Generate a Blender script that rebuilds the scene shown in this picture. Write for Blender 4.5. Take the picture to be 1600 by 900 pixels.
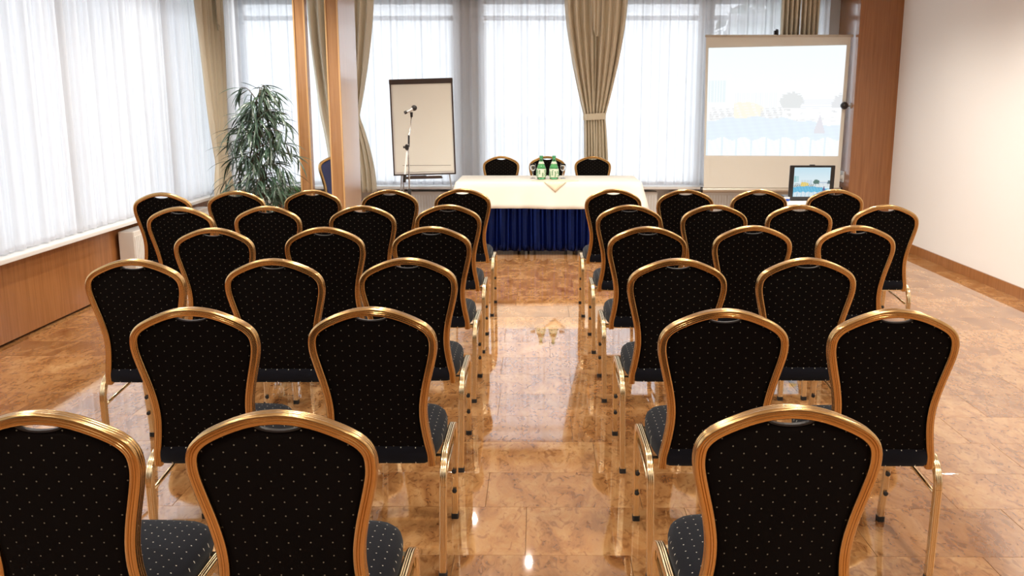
import bpy, bmesh, math, random
from mathutils import Vector, Matrix
for o in list(bpy.data.objects): bpy.data.objects.remove(o, do_unlink=True)
S = bpy.context.scene
C = S.collection
PI = math.pi
R = math.radians
# ------------------------------------------------------------------ camera
cam = bpy.data.cameras.new('camera'); cam_o = bpy.data.objects.new('camera', cam); C.objects.link(cam_o)
cam.sensor_fit = 'HORIZONTAL'; cam.sensor_width = 36.0
cam.lens = 1462.45 / 1600 * 36.0
cam.shift_x = -0.0181
cam.clip_start = 0.05; cam.clip_end = 300
cam_o.location = (0, 0, 1.5607)
cam_o.rotation_euler = (PI/2 - 0.2016, 0, 0.0089)
S.camera = cam_o
# ------------------------------------------------------------------ world, exposure
w = bpy.data.worlds.new('world'); S.world = w; w.use_nodes = True
wn = w.node_tree; wn.nodes.clear()
wo = wn.nodes.new('ShaderNodeOutputWorld'); wb = wn.nodes.new('ShaderNodeBackground')
wb.inputs['Color'].default_value = (0.955, 0.97, 1.0, 1); wb.inputs['Strength'].default_value = 2.0
wn.links.new(wb.outputs[0], wo.inputs[0])
S.view_settings.view_transform = 'Standard'; S.view_settings.look = 'None'
S.view_settings.gamma = 1; S.view_settings.exposure = 0.80; S.view_settings.use_curve_mapping = False
LAMP = 44.0; WARM = (1.0, 0.915, 0.81)
CEIL = 2.75

# ------------------------------------------------------------------ materials
def mat(name, col, rough=0.5, metal=0.0, spec=0.5, coat=0.0, sheen=0.0, ior=1.5, bump=None, vary=None, emit=None, sheen_col=None, coat_r=0.05):
    m = bpy.data.materials.new(name); m.use_nodes = True; nt = m.node_tree
    b = nt.nodes['Principled BSDF']
    b.inputs['Base Color'].default_value = (*col, 1); b.inputs['Roughness'].default_value = rough
    b.inputs['Metallic'].default_value = metal; b.inputs['IOR'].default_value = ior
    b.inputs['Specular IOR Level'].default_value = spec
    b.inputs['Coat Weight'].default_value = coat; b.inputs['Coat Roughness'].default_value = coat_r
    b.inputs['Sheen Weight'].default_value = sheen
    if sheen_col: b.inputs['Sheen Tint'].default_value = (*sheen_col, 1)
    tc = nt.nodes.new('ShaderNodeTexCoord')
    if vary:      # (scale, amount, stretch)
        mp = nt.nodes.new('ShaderNodeMapping'); mp.inputs['Scale'].default_value = vary[2]
        nz = nt.nodes.new('ShaderNodeTexNoise'); nz.inputs['Scale'].default_value = vary[0]; nz.inputs['Detail'].default_value = 6
        mx = nt.nodes.new('ShaderNodeMix'); mx.data_type = 'RGBA'
        mx.inputs[6].default_value = (*[c*(1-vary[1]) for c in col], 1); mx.inputs[7].default_value = (*[min(1, c*(1+vary[1])) for c in col], 1)
        nt.links.new(tc.outputs['Object'], mp.inputs[0]); nt.links.new(mp.outputs[0], nz.inputs['Vector'])
        nt.links.new(nz.outputs[0], mx.inputs[0]); nt.links.new(mx.outputs[2], b.inputs['Base Color'])
    if bump:
        n2 = nt.nodes.new('ShaderNodeTexNoise'); n2.inputs['Scale'].default_value = bump[0]; n2.inputs['Detail'].default_value = 3
        bp = nt.nodes.new('ShaderNodeBump'); bp.inputs['Strength'].default_value = bump[1]; bp.inputs['Distance'].default_value = 0.002
        nt.links.new(tc.outputs['Object'], n2.inputs['Vector']); nt.links.new(n2.outputs[0], bp.inputs['Height']); nt.links.new(bp.outputs[0], b.inputs['Normal'])
    if emit:
        b.inputs['Emission Color'].default_value = (*emit[0], 1); b.inputs['Emission Strength'].default_value = emit[1]
    return m

def fabric_dots(name, axis, base, dot, sheen):
    """near-black navy cloth with a staggered lattice of small pale pin dots"""
    m = mat(name, base, 0.8, sheen=sheen, sheen_col=(0.52, 0.58, 0.62), spec=0.06, bump=(900, 0.25))
    nt = m.node_tree; b = nt.nodes['Principled BSDF']
    tc = nt.nodes.new('ShaderNodeTexCoord'); sp = nt.nodes.new('ShaderNodeSeparateXYZ'); nt.links.new(tc.outputs['Object'], sp.inputs[0])
    def M(op, a, b_=None):
        n = nt.nodes.new('ShaderNodeMath'); n.operation = op
        for i, v in enumerate((a, b_)):
            if v is None: continue
            if isinstance(v, (int, float)): n.inputs[i].default_value = v
            else: nt.links.new(v, n.inputs[i])
        return n.outputs[0]
    x = sp.outputs[0]; z = sp.outputs[axis]
    dx, dz = 0.047, 0.033
    def dist(ox, oz):
        fx = M('SUBTRACT', M('FRACT', M('ADD', M('DIVIDE', x, dx), 50 + ox)), 0.5)
        fz = M('SUBTRACT', M('FRACT', M('ADD', M('DIVIDE', z, dz), 50 + oz)), 0.5)
        a = M('MULTIPLY', fx, dx); c = M('MULTIPLY', fz, dz)
        return M('SQRT', M('ADD', M('MULTIPLY', a, a), M('MULTIPLY', c, c)))
    d = M('MINIMUM', dist(0, 0), dist(0.5, 0.5))
    k = M('LESS_THAN', d, 0.0017)
    mx = nt.nodes.new('ShaderNodeMix'); mx.data_type = 'RGBA'
    mx.inputs[6].default_value = (*base, 1); mx.inputs[7].default_value = (*dot, 1)
    nt.links.new(k, mx.inputs[0]); nt.links.new(mx.outputs[2], b.inputs['Base Color'])
    return m

def sheer_mat():
    m = bpy.data.materials.new('sheer_voile'); m.use_nodes = True; nt = m.node_tree; nt.nodes.clear()
    out = nt.nodes.new('ShaderNodeOutputMaterial')
    tr = nt.nodes.new('ShaderNodeBsdfTransparent'); tl = nt.nodes.new('ShaderNodeBsdfTranslucent'); df = nt.nodes.new('ShaderNodeBsdfDiffuse')
    tl.inputs[0].default_value = (0.93, 0.93, 0.96, 1); df.inputs[0].default_value = (0.93, 0.93, 0.94, 1)
    m1 = nt.nodes.new('ShaderNodeMixShader'); m1.inputs[0].default_value = 0.28
    m2 = nt.nodes.new('ShaderNodeMixShader')
    # weave closes up edge-on; fold shade is also put into the translucent colour
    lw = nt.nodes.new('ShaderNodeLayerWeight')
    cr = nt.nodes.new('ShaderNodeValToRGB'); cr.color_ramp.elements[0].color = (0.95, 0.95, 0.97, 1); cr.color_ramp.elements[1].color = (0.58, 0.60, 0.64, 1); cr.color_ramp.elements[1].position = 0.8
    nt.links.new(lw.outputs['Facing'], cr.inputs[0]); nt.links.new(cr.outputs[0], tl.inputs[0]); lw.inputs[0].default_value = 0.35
    mr = nt.nodes.new('ShaderNodeMapRange'); mr.inputs[3].default_value = 0.86; mr.inputs[4].default_value = 0.97
    nt.links.new(lw.outputs['Facing'], mr.inputs[0]); nt.links.new(mr.outputs[0], m2.inputs[0])
    nt.links.new(tl.outputs[0], m1.inputs[1]); nt.links.new(df.outputs[0], m1.inputs[2])
    nt.links.new(tr.outputs[0], m2.inputs[1]); nt.links.new(m1.outputs[0], m2.inputs[2]); nt.links.new(m2.outputs[0], out.inputs[0])
    return m

def pane_mat():
    m = bpy.data.materials.new('window_glass'); m.use_nodes = True; nt = m.node_tree; nt.nodes.clear()
    out = nt.nodes.new('ShaderNodeOutputMaterial'); tr = nt.nodes.new('ShaderNodeBsdfTransparent'); gl = nt.nodes.new('ShaderNodeBsdfGlossy')
    tr.inputs[0].default_value = (0.95, 0.98, 1, 1); gl.inputs['Roughness'].default_value = 0.02
    fr = nt.nodes.new('ShaderNodeFresnel'); mx = nt.nodes.new('ShaderNodeMixShader')
    nt.links.new(fr.outputs[0], mx.inputs[0]); nt.links.new(tr.outputs[0], mx.inputs[1]); nt.links.new(gl.outputs[0], mx.inputs[2]); nt.links.new(mx.outputs[0], out.inputs[0])
    return m

def marble_mat():
    m = bpy.data.materials.new('polished_marble'); m.use_nodes = True; nt = m.node_tree; b = nt.nodes['Principled BSDF']
    geo = nt.nodes.new('ShaderNodeNewGeometry'); oi = nt.nodes.new('ShaderNodeObjectInfo')
    ad = nt.nodes.new('ShaderNodeMath'); ad.operation = 'ADD'; fr = nt.nodes.new('ShaderNodeMath'); fr.operation = 'FRACT'
    nt.links.new(geo.outputs['Random Per Island'], ad.inputs[0]); nt.links.new(oi.outputs['Random'], ad.inputs[1]); nt.links.new(ad.outputs[0], fr.inputs[0])
    # each slab reads its own piece of veining
    off = nt.nodes.new('ShaderNodeVectorMath'); off.operation = 'MULTIPLY_ADD'
    cb = nt.nodes.new('ShaderNodeCombineXYZ'); ml = nt.nodes.new('ShaderNodeMath'); ml.operation = 'MULTIPLY'; ml.inputs[1].default_value = 37
    nt.links.new(fr.outputs[0], ml.inputs[0]); nt.links.new(ml.outputs[0], cb.inputs[2]); nt.links.new(ml.outputs[0], cb.inputs[0])
    off.inputs[1].default_value = (1, 1, 1); nt.links.new(geo.outputs['Position'], off.inputs[0]); nt.links.new(cb.outputs[0], off.inputs[2])
    n1 = nt.nodes.new('ShaderNodeTexNoise'); n1.inputs['Scale'].default_value = 5.0; n1.inputs['Detail'].default_value = 10; n1.inputs['Distortion'].default_value = 0.7; n1.inputs['Roughness'].default_value = 0.65
    mp = nt.nodes.new('ShaderNodeMapping'); mp.inputs['Scale'].default_value = (1.6, 0.8, 1)
    nt.links.new(off.outputs[0], mp.inputs[0]); nt.links.new(mp.outputs[0], n1.inputs['Vector'])
    n2 = nt.nodes.new('ShaderNodeTexNoise'); n2.inputs['Scale'].default_value = 19; n2.inputs['Detail'].default_value = 7; n2.inputs['Distortion'].default_value = 1.4
    nt.links.new(mp.outputs[0], n2.inputs['Vector'])
    r1 = nt.nodes.new('ShaderNodeValToRGB'); e = r1.color_ramp.elements
    e[0].position = 0.30; e[0].color = (0.22, 0.085, 0.028, 1); e[1].position = 0.70; e[1].color = (0.53, 0.32, 0.145, 1)
    x = e.new(0.48); x.color = (0.39, 0.195, 0.072, 1)
    nt.links.new(n1.outputs[0], r1.inputs[0])
    r2 = nt.nodes.new('ShaderNodeValToRGB'); f = r2.color_ramp.elements
    f[0].position = 0.36; f[0].color = (0.50, 0.38, 0.30, 1); f[1].position = 0.47; f[1].color = (1, 1, 1, 1)
    nt.links.new(n2.outputs[0], r2.inputs[0])
    mu = nt.nodes.new('ShaderNodeMix'); mu.data_type = 'RGBA'; mu.blend_type = 'MULTIPLY'; mu.inputs[0].default_value = 0.65
    nt.links.new(r1.outputs[0], mu.inputs[6]); nt.links.new(r2.outputs[0], mu.inputs[7])
    r3 = nt.nodes.new('ShaderNodeValToRGB'); g = r3.color_ramp.elements
    g[0].color = (0.74, 0.66, 0.62, 1); g[1].color = (1.10, 1.09, 1.08, 1); gg = g.new(0.4); gg.color = (0.97, 0.92, 0.87, 1)
    nt.links.new(fr.outputs[0], r3.inputs[0])
    m3 = nt.nodes.new('ShaderNodeMix'); m3.data_type = 'RGBA'; m3.blend_type = 'MULTIPLY'; m3.inputs[0].default_value = 1
    nt.links.new(mu.outputs[2], m3.inputs[6]); nt.links.new(r3.outputs[0], m3.inputs[7]); nt.links.new(m3.outputs[2], b.inputs['Base Color'])
    b.inputs['Roughness'].default_value = 0.035; b.inputs['IOR'].default_value = 2.75; b.inputs['Specular IOR Level'].default_value = 0.5
    return m

def wood_mat(name, a, c, rough=0.22, coat=0.3, cr=0.08):
    m = bpy.data.materials.new(name); m.use_nodes = True; nt = m.node_tree; b = nt.nodes['Principled BSDF']
    tc = nt.nodes.new('ShaderNodeTexCoord'); mp = nt.nodes.new('ShaderNodeMapping'); mp.inputs['Scale'].default_value = (22, 22, 0.9)
    nz = nt.nodes.new('ShaderNodeTexNoise'); nz.inputs['Scale'].default_value = 2.2; nz.inputs['Detail'].default_value = 7; nz.inputs['Distortion'].default_value = 0.6
    rp = nt.nodes.new('ShaderNodeValToRGB'); rp.color_ramp.elements[0].position = 0.3; rp.color_ramp.elements[1].position = 0.7
    rp.color_ramp.elements[0].color = (*a, 1); rp.color_ramp.elements[1].color = (*c, 1)
    nt.links.new(tc.outputs['Object'], mp.inputs[0]); nt.links.new(mp.outputs[0], nz.inputs['Vector']); nt.links.new(nz.outputs[0], rp.inputs[0]); nt.links.new(rp.outputs[0], b.inputs['Base Color'])
    b.inputs['Roughness'].default_value = rough; b.inputs['Coat Weight'].default_value = coat; b.inputs['Coat Roughness'].default_value = cr; b.inputs['Coat IOR'].default_value = 1.5 + 0.8*(coat > 0.9)
    return m

def vcol_mat(name, strength, base=0.0):
    m = bpy.data.materials.new(name); m.use_nodes = True; nt = m.node_tree; b = nt.nodes['Principled BSDF']
    at = nt.nodes.new('ShaderNodeVertexColor'); at.layer_name = 'picture'
    b.inputs['Base Color'].default_value = (base, base, base, 1); b.inputs['Roughness'].default_value = 0.4
    nt.links.new(at.outputs[0], b.inputs['Emission Color']); b.inputs['Emission Strength'].default_value = strength
    return m

M_ = dict(
    dots_back_shaded=fabric_dots('dotted_navy_fabric_back_shaded', 2, (0.0030, 0.0018, 0.0014), (0.17, 0.155, 0.12), 0.012), dots_seat_lit=fabric_dots('dotted_navy_fabric_seat_lit', 1, (0.006, 0.006, 0.009), (0.5, 0.48, 0.40), 0.12),  # one cloth; shade on backs and light on seats put into the colours
    gold=mat('gold_anodised_tube', (0.60, 0.385, 0.165), 0.22, 1.0),
    goldleg=mat('pale_gold_leg_tube', (0.80, 0.66, 0.42), 0.20, 1.0),
    navy_weave_daylit=mat('navy_weave_daylit', (0.045, 0.055, 0.14), 0.8),  # navy chair cloth with window light put into its blue
    rubber=mat('black_rubber', (0.012, 0.012, 0.012), 0.6), black=mat('black_plastic', (0.015, 0.014, 0.014), 0.3),
    rim=mat('grey_black_plastic_rim', (0.012, 0.012, 0.014), 0.42),
    marble=marble_mat(), sheer=sheer_mat(), pane=pane_mat(),
    grout=mat('brown_grout', (0.34, 0.18, 0.085), 0.5),
    wood=wood_mat('cherry_veneer', (0.35, 0.175, 0.075), (0.44, 0.235, 0.105)),
    lacquer=wood_mat('high_gloss_veneer', (0.50, 0.27, 0.12), (0.58, 0.34, 0.17), 0.35, 1.0, 0.30),
    woodpale=wood_mat('pale_edge_wood', (0.58, 0.35, 0.15), (0.66, 0.42, 0.2)),
    wooddark=wood_mat('dark_cherry_veneer', (0.26, 0.10, 0.03), (0.36, 0.15, 0.05)),
    white=mat('white_paint', (0.80, 0.79, 0.77), 0.45), wall=mat('white_plaster', (0.84, 0.83, 0.81), 0.8, bump=(120, 0.1)),
    warmwall=mat('brown_near_wall', (0.22, 0.14, 0.08), 0.8), ceil=mat('ceiling_white', (0.80, 0.77, 0.72), 0.9),  # near wall is unseen, darkened to dim what the chair frames reflect
    frame=mat('window_frame_paint', (0.72, 0.74, 0.76), 0.4), pier=mat('grey_pier', (0.50, 0.51, 0.52), 0.7),
    heater=mat('heater_enamel', (0.74, 0.71, 0.66), 0.35), grille=mat('heater_grille_grey', (0.45, 0.42, 0.40), 0.5),
    drape=mat('beige_drape', (0.74, 0.66, 0.50), 0.8, sheen=0.2),
    cloth=mat('cream_table_linen', (0.84, 0.82, 0.74), 0.85, bump=(500, 0.2), vary=(2.5, 0.03, (1, 1, 1))),
    napkin=mat('yellow_cream_linen', (0.86, 0.78, 0.58), 0.85),
    satin=mat('navy_satin', (0.014, 0.036, 0.235), 0.20, 0.95),
    screen=mat('matt_screen_fabric', (0.74, 0.73, 0.66), 0.9), screencase=mat('screen_case_metal', (0.55, 0.50, 0.42), 0.35, 0.6),
    paper=mat('flipchart_paper', (0.88, 0.89, 0.82), 0.85), brown=mat('dark_brown_plastic', (0.05, 0.032, 0.025), 0.45),
    chrome=mat('chrome', (0.75, 0.75, 0.75), 0.15, 1.0), silver=mat('painted_silver', (0.55, 0.55, 0.55), 0.4, 0.5),
    whiteplastic=mat('white_plastic', (0.80, 0.80, 0.78), 0.3), blueplastic=mat('blue_glaze', (0.03, 0.10, 0.45), 0.2),
    leaf=mat('dark_leaf', (0.055, 0.10, 0.065), 0.30, spec=0.7, vary=(3, 0.35, (1, 1, 1))), bark=mat('grey_brown_bark', (0.12, 0.09, 0.06), 0.9, bump=(60, 0.6)),
    leaf2=mat('fresh_leaf', (0.08, 0.22, 0.07), 0.4, vary=(3, 0.3, (1, 1, 1))), soil=mat('soil', (0.04, 0.025, 0.015), 0.95, bump=(60, 0.9)),
    terracotta=mat('terracotta', (0.42, 0.17, 0.06), 0.6, vary=(8, 0.1, (1, 1, 1))),
    label=mat('bottle_label', (0.66, 0.74, 0.60), 0.5), labelgreen=mat('label_green', (0.05, 0.28, 0.10), 0.5),
    lamp=mat('lamp_lens', (1, 1, 1), 0.3, emit=((1, 0.85, 0.62), 7.0)),
    tabletop=mat('table_laminate', (0.60, 0.55, 0.47), 0.4), darkleg=mat('dark_table_leg', (0.03, 0.028, 0.028), 0.4),
    picture=vcol_mat('projected_light', 0.60, 0.0), lcd=vcol_mat('lcd_light', 0.52, 0.0),
    outside=mat('outside_paving', (0.80, 0.80, 0.80), 0.9), tree=mat('outside_foliage', (0.06, 0.11, 0.05), 0.9, vary=(2, 0.4, (1, 1, 1))),
)
def glass(name, col, rough=0.02):
    m = mat(name, col, rough); m.node_tree.nodes['Principled BSDF'].inputs['Transmission Weight'].default_value = 1; return m
M_['green'] = glass('green_bottle_glass', (0.16, 0.62, 0.24)); M_['clear'] = glass('clear_glass', (0.97, 0.98, 0.98))

# ------------------------------------------------------------------ mesh helpers
def smooth(me, on=True):
    for p in me.polygons: p.use_smooth = on
def mesh(name, verts, faces, m=None, sm=False):
    me = bpy.data.meshes.new(name); me.from_pydata([tuple(v) for v in verts], [], faces); me.update()
    if m is not None: me.materials.append(M_[m] if isinstance(m, str) else m)
    if sm: smooth(me)
    return me
def link(name, me, parent=None, loc=None):
    o = bpy.data.objects.new(name, me); C.objects.link(o)
    if parent: o.parent = parent
    if loc: o.location = loc
    return o
class MB:
    def __init__(s): s.v = []; s.f = []
    def box(s, x0, x1, y0, y1, z0, z1):
        b = len(s.v)
        s.v += [(x, y, z) for x in (x0, x1) for y in (y0, y1) for z in (z0, z1)]
        s.f += [tuple(b+i for i in q) for q in ((0, 1, 3, 2), (4, 6, 7, 5), (0, 4, 5, 1), (2, 3, 7, 6), (0, 2, 6, 4), (1, 5, 7, 3))]
        return s
    def tube(s, pts, r, n=10, closed=False, prof=None, up=(0, 0, 1), caps=True):
        """sweep; r is number or list; prof = list of (a,b) offsets in (side, up) frame"""
        P = [Vector(p) for p in pts]; N = len(P); b = len(s.v)
        U0 = Vector(up)
        k = len(prof) if prof else n
        for i, p in enumerate(P):
            t = (P[(i+1) % N] - P[i-1]) if closed else (P[min(i+1, N-1)] - P[max(i-1, 0)])
            t.normalize()
            u = U0 - t*U0.dot(t)
            if u.length < 1e-4: u = Vector((1, 0, 0)) - t*t.x
            u.normalize(); sd = t.cross(u)
            rr = r[i] if isinstance(r, (list, tuple)) else r
            for j in range(k):
                if prof: a, c = prof[j]; s.v.append(tuple(p + sd*a*rr + u*c*rr))
                else:
                    th = 2*PI*j/k; s.v.append(tuple(p + sd*math.cos(th)*rr + u*math.sin(th)*rr))
        for i in range(N if closed else N-1):
            for j in range(k):
                a = b+i*k+j; c = b+i*k+(j+1) % k; d = b+((i+1) % N)*k+(j+1) % k; e = b+((i+1) % N)*k+j
                s.f.append((a, c, d, e))
        if not closed and caps:
            s.f.append(tuple(b+j for j in reversed(range(k)))); s.f.append(tuple(b+(N-1)*k+j for j in range(k)))
        return s
    def lathe(s, prof, c=(0, 0, 0), n=24, M=None):
        b = len(s.v); cx, cy, cz = c
        for r, z in prof:
            for j in range(n):
                th = 2*PI*j/n; p = Vector((r*math.cos(th), r*math.sin(th), z))
                if M: p = M @ p
                s.v.append((p.x+cx, p.y+cy, p.z+cz))
        for i in range(len(prof)-1):
            for j in range(n):
                s.f.append((b+i*n+j, b+i*n+(j+1) % n, b+(i+1)*n+(j+1) % n, b+(i+1)*n+j))
        s.f.append(tuple(b+j for j in reversed(range(n)))); s.f.append(tuple(b+(len(prof)-1)*n+j for j in range(n)))
        return s
    def me(s, name, m, sm=False, bevel=0, sharp=None):
        me = mesh(name, s.v, s.f, m)
        if bevel:
            bm = bmesh.new(); bm.from_mesh(me)
            bmesh.ops.bevel(bm, geom=list(bm.edges), offset=bevel, segments=2, affect='EDGES', clamp_overlap=True)
            bm.to_mesh(me); bm.free()
        bm = bmesh.new(); bm.from_mesh(me); bmesh.ops.recalc_face_normals(bm, faces=bm.faces); bm.to_mesh(me); bm.free()
        if sm:
            smooth(me)
            if sharp: me.set_sharp_from_angle(angle=R(sharp))
        return me
def tag(o, label=None, cat=None, group=None, kind=None):
    if label: o['label'] = label
    if cat: o['category'] = cat
    if group: o['group'] = group
    if kind: o['kind'] = kind
    return o
def empty(name, loc=(0, 0, 0), rz=0):
    o = bpy.data.objects.new(name, None); C.objects.link(o); o.location = loc; o.rotation_euler = (0, 0, rz); o.empty_display_size = 0.1; return o
def box(name, m, x0, x1, y0, y1, z0, z1, parent=None, bevel=0.0):
    return link(name, MB().box(x0, x1, y0, y1, z0, z1).me(name, m, bevel=bevel), parent)
def struct(name, me, parent=None):
    o = link(name, me, parent)
    if parent is None: o['kind'] = 'structure'
    return o
def sbox(name, m, *a, parent=None, bevel=0):
    return struct(name, MB().box(*a).me(name, m, bevel=bevel), parent)
def kids(o): return [c for c in bpy.data.objects if c.parent == o]

XL, XR, YB, YN = -3.5, 3.8, 10.85, -3.0        # room: left wall, right wall, window wall, wall behind the camera
SILL = 0.565; HEAD = 2.615

# ------------------------------------------------------------------ structure
random.seed(5)
floor = sbox('floor', 'grout', XL-0.3, XR+0.3, YN, YB+0.3, -0.2, -0.012)
cut_first = {3.001: -0.045, 3.389: -0.206}
ys = [3.001 - 0.365*i for i in range(17, 0, -1)] + [3.001, 3.389, 3.731]
while ys[-1] < YB: ys.append(ys[-1] + 0.358)
def slab_me(name, wx, wy, x=0, y=0, g=0.0007, bev=0.0006):
    x0, x1, y0, y1 = x+g, x+wx-g, y+g, y+wy-g
    v = [(x0, y0, -0.012), (x1, y0, -0.012), (x1, y1, -0.012), (x0, y1, -0.012), (x0, y0, -bev), (x1, y0, -bev), (x1, y1, -bev), (x0, y1, -bev),
         (x0+bev, y0+bev, 0), (x1-bev, y0+bev, 0), (x1-bev, y1-bev, 0), (x0+bev, y1-bev, 0)]
    f = [(0, 1, 5, 4), (1, 2, 6, 5), (2, 3, 7, 6), (3, 0, 4, 7), (4, 5, 9, 8), (5, 6, 10, 9), (6, 7, 11, 10), (7, 4, 8, 11), (8, 9, 10, 11)]
    return v, f
cells = []
for r in range(len(ys)-1):
    y0, y1 = max(ys[r], YN), min(ys[r+1], YB)
    if y1 - y0 < 0.02: continue
    L = 0.61; anchor = cut_first.get(round(ys[r], 3), random.uniform(-0.3, 0.3))
    x = anchor
    while x > XL: x -= L
    while x < XR:
        a, b = max(x, XL), min(x+L, XR)
        if b - a > 0.02: cells.append((a, b-a, y0, y1-y0))
        x += L
vis = sorted([c for c in cells if c[2] > 2.5 and -0.62*(c[2]+.3) < c[0]+c[1] and c[0] < 0.56*(c[2]+.3)], key=lambda c: c[2]+0.4*abs(c[0]))[:296]
vset = set(vis); cache = {}
for (x, wx, y, wy) in vis:
    key = (round(wx, 3), round(wy, 3))
    if key not in cache:
        v, f = slab_me('tile', wx, wy); cache[key] = mesh('tile', v, f, 'marble')
    link('tile', cache[key], floor, (x, y, 0))
V = []; F = []
for c in cells:
    if c in vset: continue
    v, f = slab_me('t', c[1], c[3], c[0], c[2]); b = len(V); V += v; F += [tuple(b+i for i in q) for q in f]
tag(link('tile_field', mesh('tile_field', V, F, 'marble'), floor), kind='stuff')
sbox('ceiling', 'ceil', XL-0.3, XR+0.3, YN-0.2, YB+0.3, CEIL, CEIL+0.2)
sbox('wall_near', 'warmwall', XL-0.3, XR+0.3, YN-0.2, YN, 0, CEIL)
sbox('wall_right', 'wall', XR, XR+0.2, YN, YB+0.2, 0, CEIL)
# window wall: dado, head and piers
wb_ = MB().box(XL-0.3, XR, YB, YB+0.2, 0, 0.53).box(XL-0.3, XR, YB, YB+0.2, HEAD+0.02, CEIL).box(3.22, XR, YB, YB+0.2, 0.53, HEAD+0.02)
wall_back = struct('wall_back', wb_.me('wall_back', 'wall'))
pier = box('window_pier', 'pier', -0.92, -0.67, YB-0.05, YB+0.2, 0.53, HEAD+0.02, wall_back)
sbox('trim_1', 'white', XL, 3.35, YB-0.27, YB, SILL-0.03, SILL, bevel=0.004)                     # window board
wl = MB().box(XL-0.2, XL, YN, YB+0.2, 0, 0.53).box(XL-0.2, XL, YN, YB+0.2, HEAD+0.02, CEIL)
for a, b in ((4.7, 5.0), (-0.9, -0.6), (YN, -2.9), (10.7, YB+0.2)): wl.box(XL-0.2, XL, a, b, 0.53, HEAD+0.02)
wall_left = struct('wall_left', wl.me('wall_left', 'wall'))
sbox('trim_2', 'white', XL, XL+0.17, YN, 10.55, SILL-0.03, SILL, bevel=0.004)
sbox('trim_3', 'wooddark', XL+0.005, XL+0.10, YN, 10.55, 0.02, SILL-0.032)                      # wooden dado under the left window board
def window(n, axis, a0, a1, mulls, transom=2.40):
    w_ = empty(f'window_{n}'); w_['kind'] = 'structure'
    d0, d1 = (YB+0.03, YB+0.09) if axis == 'x' else (XL-0.09, XL-0.03)
    def bx(name, m, p0, p1, z0, z1, dd0=d0, dd1=d1):
        if axis == 'x': return box(name, m, p0, p1, dd0, dd1, z0, z1, w_)
        return box(name, m, dd0, dd1, p0, p1, z0, z1, w_)
    bx('window_frame', 'frame', a0, a0+0.05, 0.53, HEAD+0.02); bx('window_frame', 'frame', a1-0.05, a1, 0.53, HEAD+0.02)
    bx('window_frame', 'frame', a0+0.05, a1-0.05, 0.53, 0.60); bx('window_frame', 'frame', a0+0.05, a1-0.05, HEAD-0.04, HEAD+0.02)
    bx('transom_bar', 'frame', a0+0.05, a1-0.05, transom, transom+0.05)
    edges = [a0+0.05] + list(mulls) + [a1-0.05]
    for mm in mulls: bx('mullion', 'frame', mm-0.03, mm+0.03, 0.60, HEAD-0.04, d0-0.005, d1+0.005)
    dm = (d0+d1)/2
    for i in range(len(edges)-1):
        p0 = edges[i] + (0.03 if i else 0); p1 = edges[i+1] - (0.03 if i < len(edges)-2 else 0)
        bx('pane', 'pane', p0, p1, 0.60, transom, dm-0.002, dm+0.002); bx('pane', 'pane', p0, p1, transom+0.05, HEAD-0.04, dm-0.002, dm+0.002)
window(1, 'x', -3.42, -0.92, (-3.36, -2.2,)); window(2, 'x', -0.67, 1.84, (0.55,)); window(3, 'x', 1.84, 3.22, (1.93, 2.95))
window(4, 'y', 5.0, 10.7, (6.9, 8.8, 10.0)); window(5, 'y', -0.6, 4.7, (1.2, 3.0)); window(6, 'y', -2.9, -0.9, ())
# wooden pilaster at the right-hand end of the windows, with its side turned to the room
sbox('trim_4', 'wooddark', 3.35, XR, 10.17, YB, 0, CEIL)
sbox('baseboard_right', 'wooddark', XR-0.015, XR, YN, 10.17, 0, 0.09)

# outside, seen faintly through the voile
sbox('ground_outside', 'outside', -60, 60, YB+0.3, 120, -1.2, -1.0)
g2 = sbox('ground_outside', 'outside', -60, XL-0.4, -60, YB+0.3, -1.2, -1.0)
def outside_tree(x, y, h, r, seed, label):
    rnd = random.Random(seed); t = empty('tree', (x, y, -1.0)); tag(t, label, 'tree', 'trees outside the windows')
    link('trunk', MB().tube([(0, 0, 0), (0.1, 0, h*0.5), (0, 0, h*0.8)], [0.18, 0.14, 0.06], 8).me('trunk', 'bark', True), t)
    V = []; F = []
    for i in range(1400):
        th = rnd.uniform(0, 2*PI); ph = math.acos(rnd.uniform(-1, 1)); q = r*(0.55+0.45*rnd.random())
        c = Vector((q*math.sin(ph)*math.cos(th), q*math.sin(ph)*math.sin(th), h*0.68+q*0.8*math.cos(ph)))
        d = Vector((rnd.gauss(0, 1), rnd.gauss(0, 1), rnd.gauss(0, 1))).normalized()*0.22; e = Vector((rnd.gauss(0, 1), rnd.gauss(0, 1), rnd.gauss(0, 1))).normalized()*0.13
        b = len(V); V += [c-d, c-e, c+d, c+e]; F.append((b, b+1, b+2, b+3))
    tag(link('foliage', mesh('foliage', V, F, 'tree'), t), kind='stuff')
outside_tree(6.2, 24, 5.4, 1.9, 1, 'faint green tree outside, above the projection screen')
outside_tree(8.4, 27, 4.6, 1.6, 2, 'faint lower tree outside at the right end of the windows')

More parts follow.
